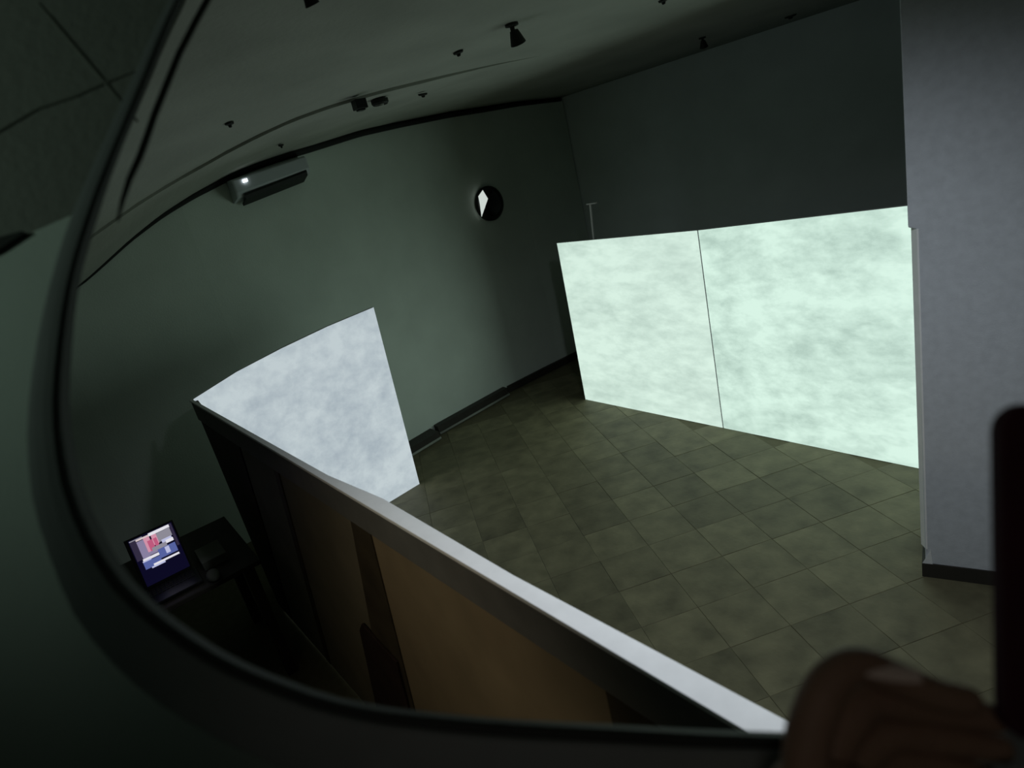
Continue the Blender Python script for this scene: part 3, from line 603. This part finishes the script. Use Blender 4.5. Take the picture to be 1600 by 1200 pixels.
round_mirror = thing('wall_mirror', 'small round black wall mirror with a glowing white kite standing in for its reflection', 'round_mirror', (-5.44, 3.80, 1.91))
bm = BM(); lathe(bm, [(0, 0.0), (0.150, 0.0), (0.168, 0.012), (0.168, 0.045), (0.150, 0.060), (0.135, 0.056), (0.0, 0.060)], 40)
bmesh.ops.rotate(bm, verts=bm.verts, cent=(0, 0, 0), matrix=Matrix.Rotation(math.pi / 2, 3, 'Y')); obj('housing', bm, M['black'], round_mirror, smooth=False)
bm = BM(); lathe(bm, [(0.0, 0.074), (0.06, 0.071), (0.11, 0.062), (0.13, 0.054)], 40)
bmesh.ops.rotate(bm, verts=bm.verts, cent=(0, 0, 0), matrix=Matrix.Rotation(math.pi / 2, 3, 'Y')); obj('glass_dome', bm, M['glass'], round_mirror, smooth=True)
bm = BM(); prism(bm, [(0.079, y + 5.36 * 0 - 3.80, z - 1.91) for y, z in ((3.726, 2.050), (3.762, 1.960), (3.640, 1.812), (3.655, 1.92), (3.660, 2.005))], (0.004, 0, 0)); kp = obj('glow_reflection', bm, M['glow_reflection'], round_mirror); kp['label'] = 'white kite-shaped reflection, put in as a glowing patch'  # kite glows in place of a real reflection

# ------------------------------------------------------------------ small fixtures on the ceiling
def on_ceiling(x, y): return (x, y, ceil_z(x, y) - 0.0)
def spotlight(name, xy, label, s=1.0):
    t = thing(name, label, 'ceiling light', on_ceiling(*xy), 'ceiling spotlights')
    bm = BM(); lathe(bm, [(0, 0.0), (0.035 * s, 0.0), (0.035 * s, -0.012 * s), (0.012 * s, -0.016 * s), (0.012 * s, -0.04 * s), (0, -0.04 * s)], 16); obj('ceiling_rose', bm, M['fix'], t)
    bm = BM(); lathe(bm, [(0, -0.035 * s), (0.022 * s, -0.035 * s), (0.030 * s, -0.06 * s), (0.042 * s, -0.10 * s), (0.036 * s, -0.10 * s), (0.0, -0.075 * s)], 20)
    o = obj('lamp_head', bm, M['fix'], t); o.rotation_euler = (0.35, 0.2, 0)
    return t
spotlight('ceiling_spotlight', (-2.40, 2.02), 'bell-shaped dark ceiling spotlight, the largest, above the middle of the floor', 0.85)
spotlight('ceiling_spotlight', (-1.80, 0.84), 'dark ceiling spotlight nearest the top edge, off to one side of the others', 0.5)
spotlight('ceiling_spotlight', (-3.35, 4.65), 'small black ceiling spotlight close to the dark back wall above the mint screen', 0.75)
bm = BM(); box(bm, (-0.032, -0.032, -0.05), (0.032, 0.032, 0.0)); box(bm, (-0.02, -0.02, -0.058), (0.02, 0.02, -0.05))
o = tag(obj('junction_box', bm, M['black'], None, bevel=0.003), 'small square black box on the ceiling beside a round detector', 'box'); o.location = on_ceiling(-3.42, 1.72)
o.location.z -= 0.02
sd = thing('smoke_detector', 'round dark ring-shaped detector on the ceiling next to the square black box', 'detector', (-3.56, 1.92, ceil_z(-3.56, 1.92) - 0.022))
bm = BM(); lathe(bm, [(0, 0), (0.05, 0), (0.05, -0.02), (0.042, -0.03), (0.034, -0.022), (0.0, -0.022)], 24); obj('detector_base', bm, M['fix'], sd)
bm = BM(); lathe(bm, [(0, -0.02), (0.02, -0.022), (0.018, -0.036), (0, -0.04)], 16); obj('detector_cap', bm, M['ceiling'], sd)
PLUGS = [((-3.70, 2.30), (0.016, 0.035), 'slim dark ceiling hook right of the round detector'), ((-2.78, 1.98), (0.036, 0.020), 'flat dark ceiling plate between the detector and the bell-shaped spotlight'),
         ((-2.26, 2.87), (0.030, 0.014), 'faint dark ceiling plate high up towards the back wall'), ((-2.95, 5.2), (0.05, 0.014), 'faint dark ceiling plate close to the pier'),
         ((-3.22, 0.96), (0.024, 0.022), 'dark ceiling hook above the air conditioner'), ((-4.36, 1.57), (0.022, 0.018), 'tiny ceiling hook close to the black cornice')]
for (x, y), (rx, ry), lab in PLUGS:
    bm = BM(); lathe(bm, [(0, 0.0), (1.0, 0.0), (0.9, -0.5), (0.4, -0.7), (0.3, -1.2), (0, -1.3)], 12)
    for v in bm.verts: v.co = Vector((v.co.x * rx, v.co.y * ry, v.co.z * 0.018))
    z = ceil_z(x, y) - (0.022 if x < smooth_table(BORDER, y, 0.15) else 0.0)
    o = tag(obj('ceiling_hook', bm, M['fix'], None), lab, 'hook', 'small ceiling hooks and plates'); o.location = (x, y, z)

# ------------------------------------------------------------------ mirror rim and the near wall it is set in
RA = mat3(RING_AXES)
RING_M = Matrix.Translation(RING_ORIGIN) @ RA.transposed().to_4x4()
rim = thing('convex_mirror', 'big round convex mirror with a dark grey rubber rim, framing the room', 'mirror')
rim.matrix_world = RING_M
NR = len(RIM_INNER)
def ring_strip(name, stations, mat, closed_profile=True):
    """stations: (fraction from inner to outer, height towards the viewer)"""
    bm = BM(); rows = []
    for i in range(NR):
        a = Vector((*RIM_INNER[i], 0)); b = Vector((*RIM_OUTER[i], 0))
        w = (b - a).length
        rows.append([bm.verts.new(a + (b - a) * s + Vector((0, 0, hgt * min(1.0, w / 0.03)))) for s, hgt in stations])
    n = len(stations)
    for i in range(NR):
        A, B = rows[i], rows[(i + 1) % NR]
        for k in range(n if closed_profile else n - 1):
            bm.faces.new((A[k], A[(k + 1) % n], B[(k + 1) % n], B[k]))
    return obj(name, bm, M[mat], rim)
ring_strip('rubber_rim', [(0.14, -0.002), (0.17, 0.0010), (0.45, 0.0020), (0.75, 0.0018), (0.97, 0.0008), (1.0, -0.001), (1.0, -0.022), (0.17, -0.022)], 'rim')
ring_strip('gasket', [(0.0, -0.004), (0.03, -0.0015), (0.12, -0.0015), (0.16, -0.003), (0.16, -0.02), (0.02, -0.02)], 'lip')
bm = BM(); rows = []
for i in range(NR):
    a = (Vector((*RIM_INNER[i], 0)) + Vector((*RIM_OUTER[i], 0))) * 0.5 + Vector((0, 0, -0.012))
    b = Vector(HOUSING[i])
    rows.append((bm.verts.new(a), bm.verts.new(b)))
for i in range(NR):
    A, B = rows[i], rows[(i + 1) % NR]; bm.faces.new((A[0], B[0], B[1], A[1]))
obj('mirror_housing', bm, M['lip'], rim, smooth=True)
bm = BM(); tube(bm, RIM_REFLECTION, [0.003] * (len(RIM_REFLECTION) - 3) + [0.0026, 0.002, 0.001], 8); obj('rim_reflection', bm, M['rim_refl'], rim, smooth=True)  # dark tube drawn in as the rim's reflection in the mirror

def near_sheet(name, A, B, mat):
    bm = BM(); va = [bm.verts.new(p) for p in A]; vb = [bm.verts.new(p) for p in B]
    for i in range(len(A) - 1): bm.faces.new((va[i], vb[i], vb[i + 1], va[i + 1]))
    bmesh.ops.recalc_face_normals(bm, faces=bm.faces)
    if sum((f.normal.z for f in bm.faces)) < 0: bmesh.ops.reverse_faces(bm, faces=bm.faces)
    bmesh.ops.subdivide_edges(bm, edges=bm.edges, cuts=2, use_grid_fill=True)
    o = struct(name, bm, M[mat], recalc=False); o.matrix_world = RING_M
    s = o.modifiers.new('solid', 'SOLIDIFY'); s.thickness = 0.02; s.offset = -1
    return o
wf = near_sheet('wall_front', WALL_FRONT_IN, WALL_FRONT_OUT, 'front_wall')
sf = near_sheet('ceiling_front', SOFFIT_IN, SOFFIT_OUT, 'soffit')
for nm, L in (('panel_joint', SEAM_A), ('panel_joint', SEAM_B)):
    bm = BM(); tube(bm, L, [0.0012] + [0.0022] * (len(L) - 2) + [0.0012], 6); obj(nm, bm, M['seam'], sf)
bm = BM(); prism(bm, [Vector(p) for p in WEDGE], (0, 0, 0.006))
tr = struct('trim_3', bm, M['trim']); tr.matrix_world = RING_M

# ------------------------------------------------------------------ phone and the hand that holds it
VIEW = Matrix.Translation((0.0, 0.0, 2.2)) @ mat3(CAM_ROT).to_4x4()
HD = 0.33
def vp(px, py, d=0.0):
    """a point of the hand, laid out in metres on a plane 33 cm away from the lens"""
    return Vector((px, py, -HD + d))
ph = thing('phone', 'black smartphone held upright at the right edge in front of the pier', 'phone'); ph.matrix_world = VIEW @ Matrix.Translation((0.2880, -0.096, -HD)) @ Matrix.Rotation(math.radians(0.8), 4, 'Z')
def rounded(w, hgt, r, n=8):
    pts = []
    for cx, cy, a0 in ((w - r, hgt - r, 0), (-w + r, hgt - r, 90), (-w + r, -hgt + r, 180), (w - r, -hgt + r, 270)):
        for k in range(n + 1):
            a = math.radians(a0 + 90 * k / n); pts.append((cx + r * math.cos(a), cy + r * math.sin(a)))
    return pts
bm = BM(); prism(bm, [(x, y, 0.0045) for x, y in rounded(0.038, 0.086, 0.015)], (0, 0, -0.009)); obj('phone_case', bm, M['phone'], ph, bevel=0.0015)
bm = BM(); prism(bm, [(x, y, -0.0040) for x, y in rounded(0.034, 0.082, 0.012)], (0, 0, -0.0008)); obj('phone_screen', bm, M['glass'], ph)
bm = BM(); prism(bm, [(x + 0.018, y + 0.058, 0.0064) for x, y in rounded(0.012, 0.016, 0.005)], (0, 0, -0.002)); obj('camera_bump', bm, M['glass'], ph)

def skin_mesh(name, chains, mat, levels=2):
    verts, edges, rad, roots = [], [], [], []
    for ch in chains:
        base = len(verts)
        for p, r in ch: verts.append(p); rad.append(r)
        edges += [(base + k, base + k + 1) for k in range(len(ch) - 1)]; roots.append(base)
    me = bpy.data.meshes.new(name); me.from_pydata(verts, edges, [])
    o = bpy.data.objects.new(name, me); COL.objects.link(o)
    sk = o.modifiers.new('skin', 'SKIN'); sk.use_smooth_shade = True
    for k, d in enumerate(me.skin_vertices[0].data):
        r = rad[k]; d.radius = r if isinstance(r, tuple) else (r, r); d.use_root = k in roots
    sb = o.modifiers.new('sub', 'SUBSURF'); sb.levels = levels; sb.render_levels = levels
    dg = bpy.context.evaluated_depsgraph_get(); dg.update()
    m2 = bpy.data.meshes.new_from_object(o.evaluated_get(dg)); m2.name = name
    bpy.data.objects.remove(o)
    for p in m2.polygons: p.use_smooth = True
    m2.materials.clear(); m2.materials.append(M[mat])
    o = bpy.data.objects.new(name, m2); COL.objects.link(o)
    return o
hand = thing('hand', 'dark silhouette of a hand gripping the phone, its bent knuckles raised at the bottom', 'hand'); hand.matrix_world = VIEW
chains = [
    # wrist, palm
    [(vp(0.118, -0.335, 0.020), (0.026, 0.020)), (vp(0.132, -0.285, 0.018), (0.027, 0.019)), (vp(0.150, -0.245, 0.012), (0.036, 0.017)), (vp(0.160, -0.212, 0.006), (0.037, 0.015)), (vp(0.164, -0.190, 0.000), (0.026, 0.014))],
    # index: from the palm up over the raised knuckle and across to the edge of the phone
    [(vp(0.148, -0.205, 0.004), 0.0125), (vp(0.153, -0.178, 0.000), 0.0125), (vp(0.165, -0.154, -0.004), 0.0115), (vp(0.180, -0.1455, -0.006), 0.0108), (vp(0.203, -0.1560, -0.008), 0.0098), (vp(0.226, -0.1650, -0.008), 0.0090), (vp(0.247, -0.1680, -0.006), 0.0078)],
    # middle
    [(vp(0.160, -0.212, -0.002), 0.0125), (vp(0.172, -0.188, -0.010), 0.0118), (vp(0.192, -0.1700, -0.017), 0.0110), (vp(0.220, -0.1760, -0.020), 0.0100), (vp(0.246, -0.1800, -0.019), 0.0092), (vp(0.268, -0.1820, -0.016), 0.0080)],
    # ring
    [(vp(0.168, -0.222, -0.002), 0.0120), (vp(0.182, -0.203, -0.012), 0.0112), (vp(0.204, -0.190, -0.019), 0.0104), (vp(0.230, -0.194, -0.021), 0.0095), (vp(0.253, -0.197, -0.020), 0.0088), (vp(0.272, -0.199, -0.017), 0.0076)],
    # little
    [(vp(0.172, -0.236, 0.000), 0.0110), (vp(0.188, -0.218, -0.010), 0.0106), (vp(0.208, -0.206, -0.017), 0.0100), (vp(0.228, -0.209, -0.020), 0.0092), (vp(0.246, -0.212, -0.019), 0.0082), (vp(0.262, -0.213, -0.016), 0.0070)],
    # thumb, across the front of the phone
    [(vp(0.150, -0.262, 0.018), 0.0165), (vp(0.176, -0.240, 0.026), 0.0145), (vp(0.206, -0.222, 0.027), 0.0125), (vp(0.236, -0.206, 0.021), 0.0112), (vp(0.258, -0.194, 0.016), 0.0088)],
]
hb = skin_mesh('hand_skin', chains, 'skin'); hb.parent = hand
bm = BM(); gr = []
for i in range(5):
    for j in range(7):
        a = -1 + 2 * i / 4; b = -1 + 2 * j / 6
        gr.append(bm.verts.new((0.0055 * b, 0.0048 * a * (1 - 0.25 * b * b), 0.0016 * (1 - a * a) - 0.0008)))
for i in range(4):
    for j in range(6): bm.faces.new((gr[i * 7 + j], gr[i * 7 + j + 1], gr[(i + 1) * 7 + j + 1], gr[(i + 1) * 7 + j]))
nail = obj('fingernail', bm, M['nail'], hand, smooth=True); nail.location = vp(0.195, -0.1475, 0.0022); nail.rotation_euler = (math.radians(-45), 0, math.radians(-7)); nail.scale = (2.6, 0.95, 1.0)
nail['label'] = 'pale nail catching a little light'
arm = skin_mesh('sleeve', [[(vp(0.122, -0.318, 0.020), (0.034, 0.027)), (vp(0.108, -0.37, 0.022), (0.038, 0.031)), (vp(0.085, -0.46, 0.020), (0.044, 0.038)), (vp(0.06, -0.55, 0.015), (0.050, 0.044))]], 'sleeve'); arm.parent = hand
